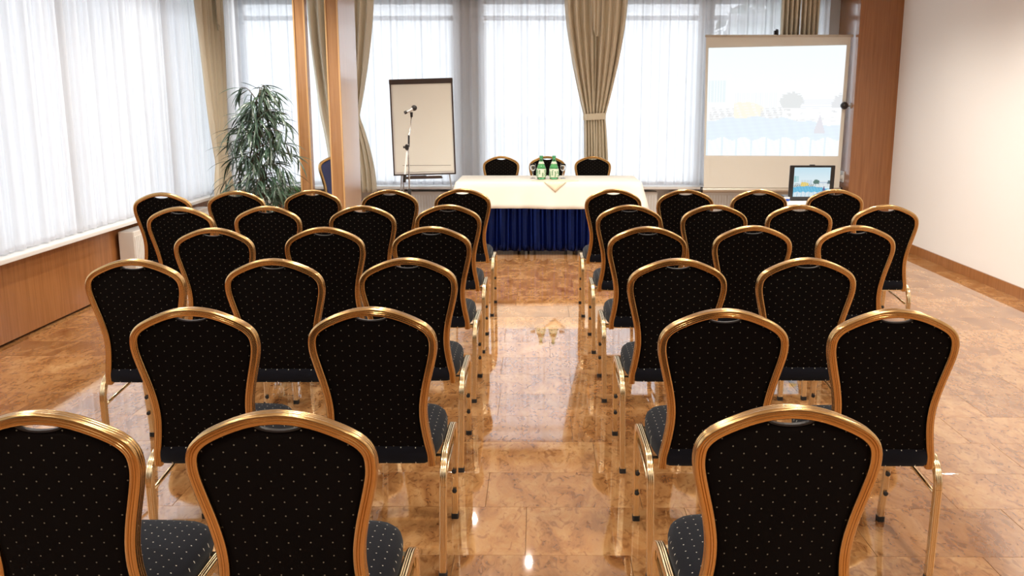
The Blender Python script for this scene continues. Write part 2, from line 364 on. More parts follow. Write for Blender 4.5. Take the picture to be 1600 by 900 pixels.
# ------------------------------------------------------------------ downlights
def downlight(x, y, first=None, power=LAMP):
    t = empty('downlight', (x, y, CEIL))
    link('trim_ring', DL[0], t); link('lens', DL[1], t)
    l = bpy.data.lights.new('lamp', 'SPOT'); l.energy = power; l.color = WARM; l.spot_size = R(150); l.spot_blend = 0.8; l.shadow_soft_size = 0.018
    lo = bpy.data.objects.new('lamp', l); C.objects.link(lo); lo.parent = t; lo.location = (0, 0, -0.02)
    return t
DL = (MB().lathe([(0.050, 0), (0.050, -0.006), (0.027, -0.008), (0.025, 0)], n=24).me('trim_ring', 'white', True, sharp=40),
      MB().lathe([(0.024, -0.001), (0.022, -0.005), (0.001, -0.006)], n=20).me('lens', 'lamp', True))
dls = [(-0.665, 9.04), (-0.09, 8.12)] + [(x, y) for y in (6.6, 4.6, 2.6, 0.6, -1.4) for x in (-2.4, -0.6, 1.2, 3.0)] + [(2.4, 8.6), (-2.6, 8.2)] + [(x, 7.45) for x in (-1.7, -0.4, 0.9, 2.2)]  # last four are added fill to brighten the table end of the room
for i, (x, y) in enumerate(dls):
    tag(downlight(x, y, power=LAMP*(0.3 if i < 2 else 1.35 if y == 7.45 else 1)), 'small round recessed ceiling downlight above the room, four being added fill', 'ceiling light', 'recessed ceiling downlights')

# ------------------------------------------------------------------ banquet chair
LEAN = 0.145
def by(z): return -LEAN*(z-0.42)
OUT = [(0.180, 0.395), (0.1775, 0.437), (0.171, 0.472), (0.1655, 0.506), (0.161, 0.54), (0.159, 0.573), (0.1605, 0.61), (0.1655, 0.645), (0.1725, 0.68), (0.181, 0.715),
       (0.189, 0.748), (0.1955, 0.778), (0.1985, 0.803), (0.1975, 0.828), (0.191, 0.850), (0.176, 0.870), (0.152, 0.8875), (0.115, 0.9055), (0.075, 0.9205), (0.037, 0.929), (0, 0.932)]
def catmull(P, k=3):
    o = []
    for i in range(len(P)-1):
        p0, p1, p2, p3 = P[max(i-1, 0)], P[i], P[i+1], P[min(i+2, len(P)-1)]
        for j in range(k):
            t = j/k; o.append(tuple(0.5*(2*p1[d] + (p2[d]-p0[d])*t + (2*p0[d]-5*p1[d]+4*p2[d]-p3[d])*t*t + (3*p1[d]-p0[d]-3*p2[d]+p3[d])*t**3) for d in range(len(P[0]))))
    o.append(tuple(P[-1])); return o
half = catmull(OUT, 2)
full = half + [(-a, b) for a, b in reversed(half[:-1])]
def inset(poly, d):
    r = []
    for i in range(len(poly)):
        a = Vector(poly[max(i-1, 0)]); b = Vector(poly[min(i+1, len(poly)-1)]); t = (b-a).normalized()
        n = Vector((-t.y, t.x)); r.append((poly[i][0]+n.x*d, poly[i][1]+n.y*d))
    return r
# frame tube: ridged oval profile
def ridged(ha, hc, rc, groove=0.0013):
    """rounded-rectangle tube section with two lengthwise grooves on every broad face"""
    P = []
    def side(p, q, nrm):
        for t, g in ((0.0, 0), (0.22, 0), (0.30, 1), (0.38, 0), (0.62, 0), (0.70, 1), (0.78, 0), (1.0, 0)):
            P.append((p[0]+(q[0]-p[0])*t - nrm[0]*groove*g, p[1]+(q[1]-p[1])*t - nrm[1]*groove*g))
    def corner(cx, cy, a0):
        for k in (1, 2): th = a0+PI/2*k/3; P.append((cx+rc*math.cos(th), cy+rc*math.sin(th)))
    side((ha, -hc+rc), (ha, hc-rc), (1, 0)); corner(ha-rc, hc-rc, 0)
    side((ha-rc, hc), (-ha+rc, hc), (0, 1)); corner(-ha+rc, hc-rc, PI/2)
    side((-ha, hc-rc), (-ha, -hc+rc), (-1, 0)); corner(-ha+rc, -hc+rc, PI)
    side((-ha+rc, -hc), (ha-rc, -hc), (0, -1)); corner(ha-rc, -hc+rc, 1.5*PI)
    return P
PROF = ridged(0.0128, 0.0170, 0.0060)
def frame_mesh():
    mid = inset(full, 0.0128)
    pts = [(a, by(b), b) for a, b in mid]
    return MB().tube(pts, 1.0, prof=PROF, up=(0, 1, 0)).me('back_frame', 'gold', True, sharp=50)
def panel_mesh():
    edge = inset(full, 0.0252)
    # notch for the hand at the top, straight lower edge
    loop = []
    for a, b in edge:
        if abs(a) < 0.052 and b > 0.8: b = min(b, 0.905 - 0.017*math.sqrt(max(0, 1-(a/0.052)**2)))
        if b > 0.452: loop.append((a, b))
    a0, b0 = loop[0]
    n = 8; loop += [(-a0 + 2*a0*i/n, 0.447) for i in range(n+1)]
    cen = (0.0, 0.66); V = []; F = []; N = len(loop)
    rings = [0.0, 0.35, 0.62, 0.82, 0.93, 0.985, 1.0]
    for side in (-1, 1):
        base = len(V); V.append((cen[0], by(cen[1]) + side*0.017, cen[1]))
        for s in rings[1:]:
            puff = (0.006 + 0.011*(1-s**6)) if s < 1 else 0.004
            if side < 0: puff *= 0.8
            for a, b in loop:
                x = cen[0]+(a-cen[0])*s; z = cen[1]+(b-cen[1])*s; V.append((x, by(z)+side*puff, z))
        for i in range(N):
            F.append((base, base+1+i, base+1+(i+1) % N))
            for k in range(len(rings)-2):
                p = base+1+k*N; q = p+N; F.append((p+i, p+(i+1) % N, q+(i+1) % N, q+i))
    a = 1+(len(rings)-2)*N; b = 1+(len(rings)-1)*N
    b1 = (1+(len(rings)-1)*N)
    for i in range(N):
        o1 = a+i; o2 = a+(i+1) % N; F.append((o1, o2, b1+a+(i+1) % N, b1+a+i))
    me = mesh('backrest', V, F, 'dots_back_shaded')
    bm = bmesh.new(); bm.from_mesh(me); bmesh.ops.recalc_face_normals(bm, faces=bm.faces); bm.to_mesh(me); bm.free()
    smooth(me); me.set_sharp_from_angle(angle=R(50)); return me
def rim_mesh():
    pts = [(x, by(0.905)-0.0, 0.905 - 0.017*math.sqrt(max(0, 1-(x/0.052)**2)) + 0.001) for x in [0.052*math.sin(PI*(i/14-0.5)) for i in range(15)]]
    return MB().tube(pts, 1, prof=[(-0.002, -0.006), (0.002, -0.006), (0.002, 0.006), (-0.002, 0.006)], up=(0, 1, 0)).me('handle_rim', 'rim', False)
def seat_outline(k=1.0):
    P = []
    pts = [(0.150, -0.022), (0.166, 0.0), (0.180, 0.06), (0.190, 0.14), (0.193, 0.22), (0.190, 0.30), (0.178, 0.365), (0.150, 0.402), (0.10, 0.416), (0.0, 0.420)]
    h = catmull(pts, 2); full_ = h + [(-a, b) for a, b in reversed(h[:-1])]
    n = 6; full_ += [(-0.150+0.30*i/n, -0.024) for i in range(1, n)]
    return full_
def seat_mesh():
    L = seat_outline(); N = len(L); cx, cy = 0, 0.2; V = [(cx, cy, 0.483)]; F = []
    lev = [(0.3, 0.4825), (0.6, 0.481), (0.8, 0.477), (0.92, 0.468), (0.98, 0.455), (1.0, 0.440), (0.995, 0.418), (0.965, 0.404), (0.9, 0.400)]
    for s, z in lev:
        for a, b in L: V.append((cx+(a-cx)*s, cy+(b-cy)*s, z))
    V.append((cx, cy, 0.400)); last = len(V)-1
    for i in range(N):
        F.append((0, 1+i, 1+(i+1) % N)); e = 1+(len(lev)-1)*N
        F.append((last, e+(i+1) % N, e+i))
        for k in range(len(lev)-1):
            p = 1+k*N; q = p+N; F.append((p+i, q+i, q+(i+1) % N, p+(i+1) % N))
    me = mesh('seat', V, F, 'dots_seat_lit'); bm = bmesh.new(); bm.from_mesh(me); bmesh.ops.recalc_face_normals(bm, faces=bm.faces); bm.to_mesh(me); bm.free()
    smooth(me); return me
LP = ridged(0.0130, 0.0118, 0.0050, 0.0010)
LX = 0.203
RAIL = catmull([(LX, 0.0, 0.320), (LX, 0.004, 0.350), (LX, 0.020, 0.382), (LX, 0.052, 0.404), (LX, 0.10, 0.411), (LX, 0.20, 0.410), (LX, 0.30, 0.407), (LX, 0.352, 0.400), (LX, 0.390, 0.381), (LX, 0.410, 0.350), (LX, 0.418, 0.310)], 3)
def chair_meshes():
    d = {}
    d['back_frame'] = frame_mesh(); d['backrest'] = panel_mesh(); d['handle_rim'] = rim_mesh(); d['seat'] = seat_mesh()
    d['rail'] = [MB().tube([(s*x, y, z) for x, y, z in RAIL], 1, prof=LP, up=(1, 0, 0)).me('side_rail', 'goldleg', True, sharp=50) for s in (-1, 1)]
    d['leg'] = []; d['foot'] = []
    for s in (-1, 1):
        for (yt, zt, yb) in ((0.0, 0.320, -0.006), (0.418, 0.310, 0.444)):
            d['leg'].append(MB().tube([(s*LX, yt, zt), (s*(LX-0.003), (yt+yb)/2, zt/2), (s*(LX-0.006), yb, 0.016)], 1, prof=LP, up=(1, 0, 0)).me('leg', 'goldleg', True, sharp=50))
            d['foot'].append(MB().tube([(s*(LX-0.006), yb, 0.02), (s*(LX-0.006), yb, 0.0)], 1.14, prof=LP, up=(1, 0, 0)).me('rubber_foot', 'rubber', True, sharp=50))
    d['brace'] = [MB().tube([(s*(LX-0.004), 0.0, 0.300), (s*(LX-0.004), 0.2, 0.318), (s*(LX-0.004), 0.415, 0.335)], 0.0065, 8).me('brace', 'goldleg', True) for s in (-1, 1)]
    d['bump'] = [MB().lathe([(0.0001, 0), (0.009, 0.0), (0.009, 0.004), (0.005, 0.007)], n=10, M=Matrix.Rotation(PI/2, 3, 'X')).me('stacking_bumper', 'rubber', True, sharp=40)]
    d['apron'] = [MB().box(-LX+0.01, LX-0.01, a, a+0.025, 0.384, 0.402).me('seat_support', 'goldleg') for a in (0.05, 0.33)]
    return d
CM = chair_meshes()
def make_chair(loc, rz, label, group, cloth=None):
    t = empty('banquet_chair', loc, rz); tag(t, label, 'chair', group)
    link('back_frame', CM['back_frame'], t)
    if cloth:
        bb, ss = CM['backrest'].copy(), CM['seat'].copy()
        for q in (bb, ss): q.materials[0] = M_[cloth]
    else: bb, ss = CM['backrest'], CM['seat']
    b = link('backrest', bb, t); link('handle_rim', CM['handle_rim'], b)
    link('seat', ss, t); link('seat_support', CM['apron'][0], t); link('seat_support', CM['apron'][1], t)
    for i in (0, 1): link('side_rail', CM['rail'][i], t); link('brace', CM['brace'][i], t)
    for i in range(4):
        l = link('leg', CM['leg'][i], t); link('rubber_foot', CM['foot'][i], l)
        if i % 2:
            s = -1 if i == 1 else 1
            for z in (0.12, 0.20): link('stacking_bumper', CM['bump'][0], l, (s*(LX-0.004), 0.437-0.026*(z/0.310)-0.011, z))
    return t
random.seed(11)
ROWS = [
 ('in the nearest row', [(-1.022, 1.885), (-0.533, 1.890)], [(0.526, 1.935)]),
 ('in the second nearest row', [(-1.060, 2.845), (-0.512, 2.853)], [(0.565, 2.839), (1.085, 2.842)]),
 ('in the third nearest row', [(-1.61, 3.712), (-1.055, 3.722), (-0.525, 3.747)], [(0.554, 3.741), (1.075, 3.762)]),
 ('in the fourth nearest row', [(-1.600, 4.610), (-1.060, 4.640), (-0.532, 4.668)], [(0.540, 4.674), (1.070, 4.715), (1.590, 4.725)]),
 ('in the row before the farthest', [(-2.10, 5.500), (-1.600, 5.545), (-1.045, 5.570), (-0.542, 5.625)], [(0.539, 5.620), (1.048, 5.635), (1.555, 5.640), (2.070, 5.642)]),
 ('in the farthest row', [(-2.535, 6.33), (-2.075, 6.452), (-1.565, 6.52), (-1.035, 6.545), (-0.535, 6.620)], [(0.519, 6.599), (1.018, 6.575), (1.530, 6.580), (2.065, 6.600)]),
]
ordn = ['', 'second', 'third', 'fourth', 'fifth']
for row, Ls, Rs in ROWS:
    for side, lst in (('left', list(reversed(Ls))), ('right', Rs)):
        for i, (x, y) in enumerate(lst):
            pos = f'{side} of the aisle, on it' if i == 0 else f'{side} of the aisle, {ordn[i]} from it'
            make_chair((x, y, 0), R(random.uniform(-0.5, 0.5)), f'gold-framed navy chair {row}, {pos}', 'audience chairs facing the table')
for x, s in ((-0.409, 'left chair'), (0.09, 'middle chair, behind the bottles,'), (0.582, 'right chair')):
    make_chair((x, 10.14, 0), PI, f'gold-framed dark {s} of the three behind the cloth-covered table', 'chairs behind the presenters table')
make_chair((-2.16, 10.10, 0), R(-140), 'navy chair seen through the gap between the two wooden posts', None, 'navy_weave_daylit')

# ------------------------------------------------------------------ curtains
def sheer(name, axis, a0, a1, off, seed, label, z0=SILL+0.012, z1=HEAD-0.01):
    rnd = random.Random(seed); n = int((a1-a0)/0.011); V = []; F = []; ph = [rnd.uniform(0, 6.28) for _ in range(5)]
    rowsz = [z0 + (z1-z0)*k/5 for k in range(6)]
    for k, z in enumerate(rowsz):
        for i in range(n+1):
            a = a0+(a1-a0)*i/n
            d = 0.018*math.sin(a*2*PI/0.105+ph[0]+1.4*math.sin(a*2.1+ph[1])) + 0.011*math.sin(a*2*PI/0.171+ph[2]+0.12*k) + 0.006*math.sin(a*2*PI/0.049+ph[3])
            V.append((a, off+d, z) if axis == 'x' else (off+d, a, z))
    for k in range(5):
        for i in range(n): p = k*(n+1)+i; F.append((p, p+1, p+n+2, p+n+1))
    o = link(name, mesh(name, V, F, 'sheer', True)); tag(o, label, 'curtain', 'white sheer curtains')
    # hem
    n2 = [(V[i][0], V[i][1], V[i][2]) for i in range(n+1)]
    hb = MB().tube(n2[::3], 1, prof=[(-0.0015, 0), (0.0015, 0), (0.0015, 0.03), (-0.0015, 0.03)], up=(0, 0, 1)); link('hem', hb.me('hem', 'sheer'), o)
sheer('sheer_curtain', 'x', -3.46, -2.35, 10.70, 1, 'white sheer curtain in the left corner behind the tall plant')
sheer('sheer_curtain', 'x', -2.30, 0.60, 10.70, 2, 'wide white sheer curtain behind the flip chart and bottles')
sheer('sheer_curtain', 'x', 0.62, 1.88, 10.70, 3, 'white sheer curtain between the centre drape and the projection screen')
sheer('sheer_curtain', 'x', 1.885, 3.20, 10.72, 4, 'thin white sheer curtain behind and above the projection screen')
sheer('sheer_curtain', 'y', 5.1, 9.95, XL+0.09, 5, 'white sheer curtain on the left wall before the side drape')
sheer('sheer_curtain', 'y', -0.7, 5.0, XL+0.09, 6, 'white sheer curtain on the left wall nearest the camera')
rl = link('curtain_rail', MB().box(XL+0.02, 3.33, 10.62, 10.78, HEAD-0.003, HEAD+0.03).me('curtain_rail', 'brown')); tag(rl, 'dark curtain rail along the top of the window wall', 'curtain rail')
rl = link('curtain_rail', MB().box(XL+0.02, XL+0.2, YN+0.1, 10.6, HEAD-0.003, HEAD+0.03).me('curtain_rail', 'brown')); tag(rl, 'dark curtain rail along the top of the left wall', 'curtain rail')

def drape_panel(l0, l1, t0, t1, b0, b1, zt, zb, depth, seed, folds=4, zc=1.345, ex=1.45, top=HEAD-0.005):
    """one curtain panel: top span l0..l1, tied span t0..t1 at zc, bottom span b0..b1"""
    rnd = random.Random(seed); nu, nz = folds*14, 44; V = []; F = []
    ph = rnd.uniform(0, 6); am = [rnd.uniform(0.7, 1.2) for _ in range(folds+1)]
    for k in range(nz+1):
        z = top + (zb-top)*k/nz
        if zc is not None and z > zc:
            t = (top-z)/(top-zc); e = t**ex; a = l0+(t0-l0)*e; b = l1+(t1-l1)*e; sq = 1-0.45*t**4
        elif zc is not None:
            t = (zc-z)/(zc-zb); e = math.sin(t*PI/2)**0.9; a = t0+(b0-t0)*e; b = t1+(b1-t1)*e; sq = 0.55+0.35*t
        else:
            t = (top-z)/(top-zb); a = l0+(b0-l0)*t; b = l1+(b1-l1)*t; sq = 1
        for i in range(nu+1):
            u = i/nu; s = folds*u; am_ = am[int(min(s, folds-0.01))]
            y = depth*sq*am_*math.sin(2*PI*s+ph+0.5*math.sin(3*z+ph)) + 0.16*depth*math.sin(4.3*PI*s+2*ph)
            x = a+(b-a)*(u+0.035*math.sin(2*PI*s*1.0+1.0+ph)/folds*2)
            V.append((x, y, z))
    for k in range(nz):
        for i in range(nu): p = k*(nu+1)+i; F.append((p, p+1, p+nu+2, p+nu+1))
    me = mesh('curtain_panel', V, F, 'drape', True); return me
def add_solid(o, th=0.003):
    m = o.modifiers.new('solid', 'SOLIDIFY'); m.thickness = th; m.offset = 0
def tieband(x0, x1, z, r=0.05, name='tie_band'):
    cx = (x0+x1)/2; hx = (x1-x0)/2+0.003; pts = [(cx+hx*math.cos(t), r*math.sin(t), z+0.006*math.cos(t)) for t in [2*PI*i/32 for i in range(32)]]
    return MB().tube(pts, 1, closed=True, prof=[(-0.004, -0.035), (0.004, -0.035), (0.006, 0), (0.004, 0.035), (-0.004, 0.035)], up=(0, 0, 1)).me(name, 'drape', True, sharp=60)
def tail_mesh(x, z0, z1, w_):
    V = []; F = []; n = 10; m_ = 12
    for k in range(n+1):
        for i in range(m_+1):
            u = i/m_; zb = z1 + (z0-z1)*0.25*(0 if u > 0.5 else 1-u*2) ; zz = z0+(zb-z0)*k/n
            V.append((x+w_*(u-0.5)*(1-0.3*k/n), -0.080+0.016*math.sin(u*5*PI), zz))
    for k in range(n):
        for i in range(m_): p = k*(m_+1)+i; F.append((p, p+1, p+m_+2, p+m_+1))
    return mesh('swag_tail', V, F, 'drape', True)
def drape(cx, y, rz, spans, label, group='beige tied-back drapes', tie=True, zb=0.50, tail=True, seeds=(1, 2), zc=1.345):
    t = empty('drape', (cx, y, 0), rz); tag(t, label, 'curtain', group)
    for s, sp in zip(seeds, spans):
        o = link('curtain_panel', drape_panel(*sp, 0, zb, 0.040, s, zc=zc), t); add_solid(o)
    if tie:
        a = min(sp[2] for sp in spans); b = max(sp[3] for sp in spans)
        link('tie_band', tieband(a, b, zc), t)
    if tail: add_solid(link('swag_tail', tail_mesh(0.0, HEAD-0.01, 2.20, 0.10), t))
    return t
SP = [(-0.345, 0.0, -0.115, 0.003, -0.105, 0.03), (0.0, 0.345, -0.003, 0.12, 0.0, 0.17)]
drape(0.613, 10.56, 0, SP, 'beige tied-back drape hanging behind the right presenter chair')
drape(-2.15, 10.56, 0, [(-0.39, 0.0, -0.29, 0.02, -0.20, 0.10), (0.0, 0.345, 0.015, 0.150, 0.08, 0.315)], 'beige tied-back drape partly hidden behind the tall wooden posts', seeds=(3, 4), tie=False)
drape(2.84, 10.60, 0, [(-0.205, 0.0, 0, 0, -0.19, 0.0), (0.0, 0.205, 0, 0, 0.0, 0.19)], 'straight beige drape hanging behind the top of the projection screen', tie=False, tail=False, seeds=(5, 6), zc=None)
drape(-3.26, 9.62, PI/2, [(-0.40, -0.02, -0.12, 0.03, -0.20, 0.06), (0.0, 0.34, 0.03, 0.22, 0.06, 0.36)], 'beige drape in the left corner beside the tall plant', seeds=(7, 8), tie=False, zc=0.9, zb=0.50)

# ------------------------------------------------------------------ posts
def post(x0, x1, y0, y1, label, side=False):
    t = empty('wooden_post', ((x0+x1)/2, (y0+y1)/2, 0)); tag(t, label, 'post')
    cx, cy = (x0+x1)/2, (y0+y1)/2
    box('post_core', 'wood', x0-cx+0.008, x1-cx-0.004, y0-cy+0.004, y1-cy, 0, CEIL, t)
    for a in (x0-cx, x1-cx-0.014): box('edge_strip', 'woodpale', a, a+0.014, y0-cy-0.004, y0-cy+0.018, 0, CEIL, t, 0.002)
    return t
post(-2.213, -2.105, 8.70, 8.81, 'left tall cherry wood post, right of the tall plant')
pst = post(-1.926, -1.806, 8.70, 9.50, 'right tall cherry wood post with a deep glossy side')
tag(box('side_panel', 'lacquer', 0.0555, 0.0600, -0.380, 0.400, 0.0, CEIL, pst), 'high-gloss veneered side')

# ------------------------------------------------------------------ radiators
def heater(x0, x1, y, label, axis='x'):
    t = empty('radiator', ((x0+x1)/2, y, 0)) if axis == 'x' else empty('radiator', (y, (x0+x1)/2, 0), PI/2)
    tag(t, label, 'radiator', 'white radiators under the windows'); h = (x1-x0)/2
    box('casing', 'heater', -h, h, -0.055, 0.07, 0.10, 0.50, t, 0.004)
    m = MB(); n = int(2*h/0.032)
    for i in range(n): a = -h+0.01+i*0.032; m.box(a, a+0.016, -0.063, -0.054, 0.12, 0.46)
    tag(link('ribs', m.me('ribs', 'white'), t), kind='stuff')
    m = MB(); n = int(2*h/0.02)
    for i in range(n): a = -h+0.006+i*0.02; m.box(a, a+0.009, -0.045, 0.06, 0.500, 0.503)
    tag(link('top_grille', m.me('top_grille', 'grille'), t), kind='stuff')
    for s in (-h+0.1, h-0.1): box('foot', 'heater', s-0.02, s+0.02, -0.03, 0.04, 0.0, 0.11, t)
heater(-3.2, -2.3, 10.72, 'white ribbed radiator behind the tall plant')
heater(-1.7, -0.3, 10.72, 'white ribbed radiator behind the flip chart')
heater(-0.1, 1.35, 10.72, 'white ribbed radiator hidden behind the cloth-covered table')
heater(1.5, 3.2, 10.72, 'white ribbed radiator under the projection screen')
heater(7.4, 9.15, XL+0.20, 'white radiator under the left wall window board', 'y')

# ------------------------------------------------------------------ presenters' table
TX0, TX1, TY0, TY1, TZ = -0.82, 1.01, 9.22, 10.02, 0.735
t = empty('presenters_table', ((TX0+TX1)/2, (TY0+TY1)/2, 0)); tag(t, 'long table under a cream cloth and a pleated navy skirt', 'table')
hx, hy = (TX1-TX0)/2, (TY1-TY0)/2
box('tabletop', 'tabletop', -hx+0.01, hx-0.01, -hy+0.01, hy-0.01, TZ-0.035, TZ-0.004, t, 0.004)
for sx in (-1, 1):
    for sy in (-1, 1): link('leg', MB().tube([(sx*(hx-0.12), sy*(hy-0.1), 0), (sx*(hx-0.12), sy*(hy-0.1), TZ-0.03)], 0.014, 10).me('leg', 'darkleg', True, sharp=50), t)
for x in (-0.15, -0.04, 0.27, 0.38): link('inner_leg', MB().tube([(x-(TX0+TX1)/2, -hy+0.12, 0), (x-(TX0+TX1)/2, -hy+0.12, TZ-0.03)], 0.011, 8).me('inner_leg', 'darkleg', True, sharp=50), t)
def loop_pts(x0, x1, y0, y1, r, step=0.018):
    P = []
    def arc(cx, cy, a0):
        for i in range(7): a = a0+PI/2*i/6; P.append((cx+r*math.cos(a), cy+r*math.sin(a), math.cos(a), math.sin(a), True))
    def line(ax, ay, bx_, by_, nx, ny):
        n = int(math.hypot(bx_-ax, by_-ay)/step)
        for i in range(1, n): P.append((ax+(bx_-ax)*i/n, ay+(by_-ay)*i/n, nx, ny, False))
    arc(x1-r, y0+r, -PI/2); line(x1, y0+r, x1, y1-r, 1, 0); arc(x1-r, y1-r, 0); line(x1-r, y1, x0+r, y1, 0, 1)
    arc(x0+r, y1-r, PI/2); line(x0, y1-r, x0, y0+r, -1, 0); arc(x0+r, y0+r, PI); line(x0+r, y0, x1-r, y0, 0, -1)
    return P
def cloth_mesh():
    P = loop_pts(TX0, TX1, TY0, TY1, 0.03, 0.03); N = len(P); V = []; F = []
    cx, cy = (TX0+TX1)/2, (TY0+TY1)/2
    lv = [(-0.02, TZ+0.002), (-0.004, TZ+0.001), (0.003, TZ-0.006)] + [(0.006+0.012*k/6, TZ-0.012-0.245*k/6) for k in range(1, 7)]
    for d, z in lv:
        k = max(0, (TZ-0.012-z)/0.245)
        for (x, y, nx, ny, cn) in P:
            corner = min(math.hypot(x-a, y-b) for a in (TX0, TX1) for b in (TY0, TY1))
            fl = 0.075*math.exp(-(corner/0.10)**2)
            wv = 0.008*math.sin(x*17+1.3*y*11)*k + 0.004*math.sin(x*41+y*29)*k
            dd = d + k*(wv+fl); zz = z - k*0.014*math.exp(-(corner/0.12)**2) - 0.004*k*math.sin(x*6) + (0.035*k if y > TY1-0.02 else 0)
            V.append((x+nx*dd, y+ny*dd, zz))
    for k in range(len(lv)-1):
        for i in range(N): p = k*N; q = p+N; F.append((p+i, p+(i+1) % N, q+(i+1) % N, q+i))
    F.append(tuple(range(N)))
    me = mesh('tablecloth', V, F, 'cloth', True)
    bm = bmesh.new(); bm.from_mesh(me); bmesh.ops.recalc_face_normals(bm, faces=bm.faces); bm.to_mesh(me); bm.free(); return me
o = link('tablecloth', cloth_mesh()); add_solid(o, 0.003); tag(o, 'cream linen cloth draped over the presenters table', 'tablecloth')
def skirt_mesh():
    path = [(TX1-0.03, TY1-0.05), (TX1-0.03, TY0+0.045), (TX0+0.03, TY0+0.045), (TX0+0.03, TY1-0.05)]
    D = []; L = 0
    for (a, b), (c, d) in zip(path, path[1:]):
        ln = math.hypot(c-a, d-b); n = int(ln/0.006); nx, ny = (d-b)/ln, -(c-a)/ln
        for i in range(n): D.append((a+(c-a)*i/n, b+(d-b)*i/n, -nx, -ny, L+ln*i/n))
        L += ln
    V = []; F = []; rnd = random.Random(3); N = len(D)
    zs = [0.70, 0.60, 0.48, 0.36, 0.24, 0.13, 0.045]
    for k, z in enumerate(zs):
        for (x, y, nx, ny, s) in D:
            a = 0.016+0.016*k/6; ph = s*2*PI/0.115+0.9*math.sin(s*3.1)+0.12*k*math.sin(s*5)
            dd = 1.9*a*((0.5+0.5*math.sin(ph))**3-0.5) + 0.12*a*math.sin(3.3*ph)
            zz = z + (0.006*math.sin(ph+0.5) if k == 6 else 0)
            V.append((x+nx*dd, y+ny*dd, zz))
    for k in range(6):
        for i in range(N-1): p = k*N+i; F.append((p, p+1, p+N+1, p+N))
    return mesh('table_skirt', V, F, 'satin', True)
o = link('table_skirt', skirt_mesh()); add_solid(o, 0.002); tag(o, 'pleated navy satin skirt hanging round the presenters table', 'table skirt')
# small napkin with a corner over the front edge
V = []; F = []; cxn = 0.11; h_ = 0.17
n = 12
for i in range(n+1):
    for j in range(n+1):
        a = (i/n-0.5)*2*h_; b = (j/n-0.5)*2*h_; x = cxn+(a-b)*0.7071+0.05; y = 9.355+(a+b)*0.7071; z = TZ+0.006
        e = TY0-0.014
        if y < e+0.01: ov = e+0.01-y; z = TZ+0.004-ov; y = e-0.004
        V.append((x, y, z))
for i in range(n):
    for j in range(n): p = i*(n+1)+j; F.append((p, p+1, p+n+2, p+n+1))
o = link('napkin', mesh('napkin', V, F, 'napkin', True)); add_solid(o, 0.002); tag(o, 'pale yellow linen square under the bottles, one corner over the edge', 'napkin')

# ------------------------------------------------------------------ bottles and glasses
bp_ = [(0.001, 0.002), (0.036, 0.0), (0.044, 0.006), (0.046, 0.03), (0.046, 0.10), (0.042, 0.125), (0.030, 0.155), (0.020, 0.178), (0.0155, 0.195), (0.0150, 0.212), (0.0175, 0.214), (0.0175, 0.224)]
def bottle(x, y, label):
    t = empty('water_bottle', (x, y, TZ+0.008)); tag(t, label, 'bottle', 'green water bottles on the table')
    link('bottle_glass', MB().lathe(bp_, n=28).me('bottle_glass', 'green', True, sharp=60), t)
    link('label_band', MB().lathe([(0.0468, 0.022), (0.0474, 0.024), (0.0474, 0.105), (0.0468, 0.107)], n=28).me('label_band', 'label', True, sharp=50), t)
    m = MB()
    rnd = random.Random(int(x*100))
    for k in range(10):
        for r_ in range(5):
            if rnd.random() < 0.35: continue
            th = 2*PI*k/10+rnd.uniform(-.1, .1); cx, cy = 0.0476*math.cos(th), 0.0476*math.sin(th)
            m.box(cx-0.006, cx+0.006, cy-0.006, cy+0.006, 0.032+r_*0.014, 0.038+r_*0.014)
    l2 = link('label_print', m.me('label_print', 'labelgreen'), t); l2['kind'] = 'stuff'
    link('neck_label', MB().lathe([(0.0305, 0.155), (0.0312, 0.156), (0.0218, 0.178), (0.0210, 0.178)], n=24).me('neck_label', 'label', True), t)
    link('cap', MB().lathe([(0.0165, 0.213), (0.0185, 0.214), (0.0185, 0.232), (0.016, 0.236)], n=20).me('cap', 'labelgreen', True, sharp=50), t)
bottle(0.024, 9.50, 'left green water bottle with a pale label'); bottle(0.152, 9.50, 'right green water bottle with a pale label')
def goblet(x, y, label):
    t = empty('drinking_glass', (x, y, TZ+0.006)); tag(t, label, 'glass', 'stemmed glasses beside the bottles')
    link('bowl', MB().lathe([(0.004, 0.070), (0.016, 0.076), (0.029, 0.098), (0.031, 0.120), (0.027, 0.148), (0.0258, 0.148), (0.0296, 0.12), (0.0275, 0.099), (0.015, 0.079), (0.001, 0.075)], n=24).me('bowl', 'clear', True), t)
    link('stem', MB().lathe([(0.028, 0), (0.028, 0.002), (0.006, 0.006), (0.0035, 0.012), (0.0035, 0.06), (0.005, 0.071)], n=20).me('stem', 'clear', True, sharp=50), t)
goblet(-0.062, 9.62, 'small stemmed glass left of the bottles'); goblet(0.246, 9.62, 'small stemmed glass right of the bottles')

# ------------------------------------------------------------------ flip chart
t = empty('flip_chart', (-1.24, 10.12, 0), R(0)); tag(t, 'white paper flip chart on a thin-legged easel', 'flip chart')
brd = empty('x'); bpy.data.objects.remove(brd)
def fl(name, m, x0, x1, z0, z1, y0, y1, bevel=0.0, roll=R(1.6), lean=0.06):
    """board pieces are built upright, rolled slightly and leant back about their base"""
    mb = MB().box(x0, x1, y0, y1, z0, z1); me = mb.me(name, m, bevel=bevel)
    Mx = Matrix.Translation((0, 0, 1.24)) @ Matrix.Rotation(-lean, 4, 'X') @ Matrix.Rotation(-roll, 4, 'Y')
    me.transform(Mx); return link(name, me, t)
W2 = 0.325
fl('backboard', 'whiteplastic', -W2, W2, -0.49, 0.47, 0.0, 0.012)
fl('frame_strip', 'brown', -W2-0.010, -W2+0.004, -0.50, 0.50, -0.008, 0.018); fl('frame_strip', 'brown', W2-0.004, W2+0.010, -0.50, 0.50, -0.008, 0.018)
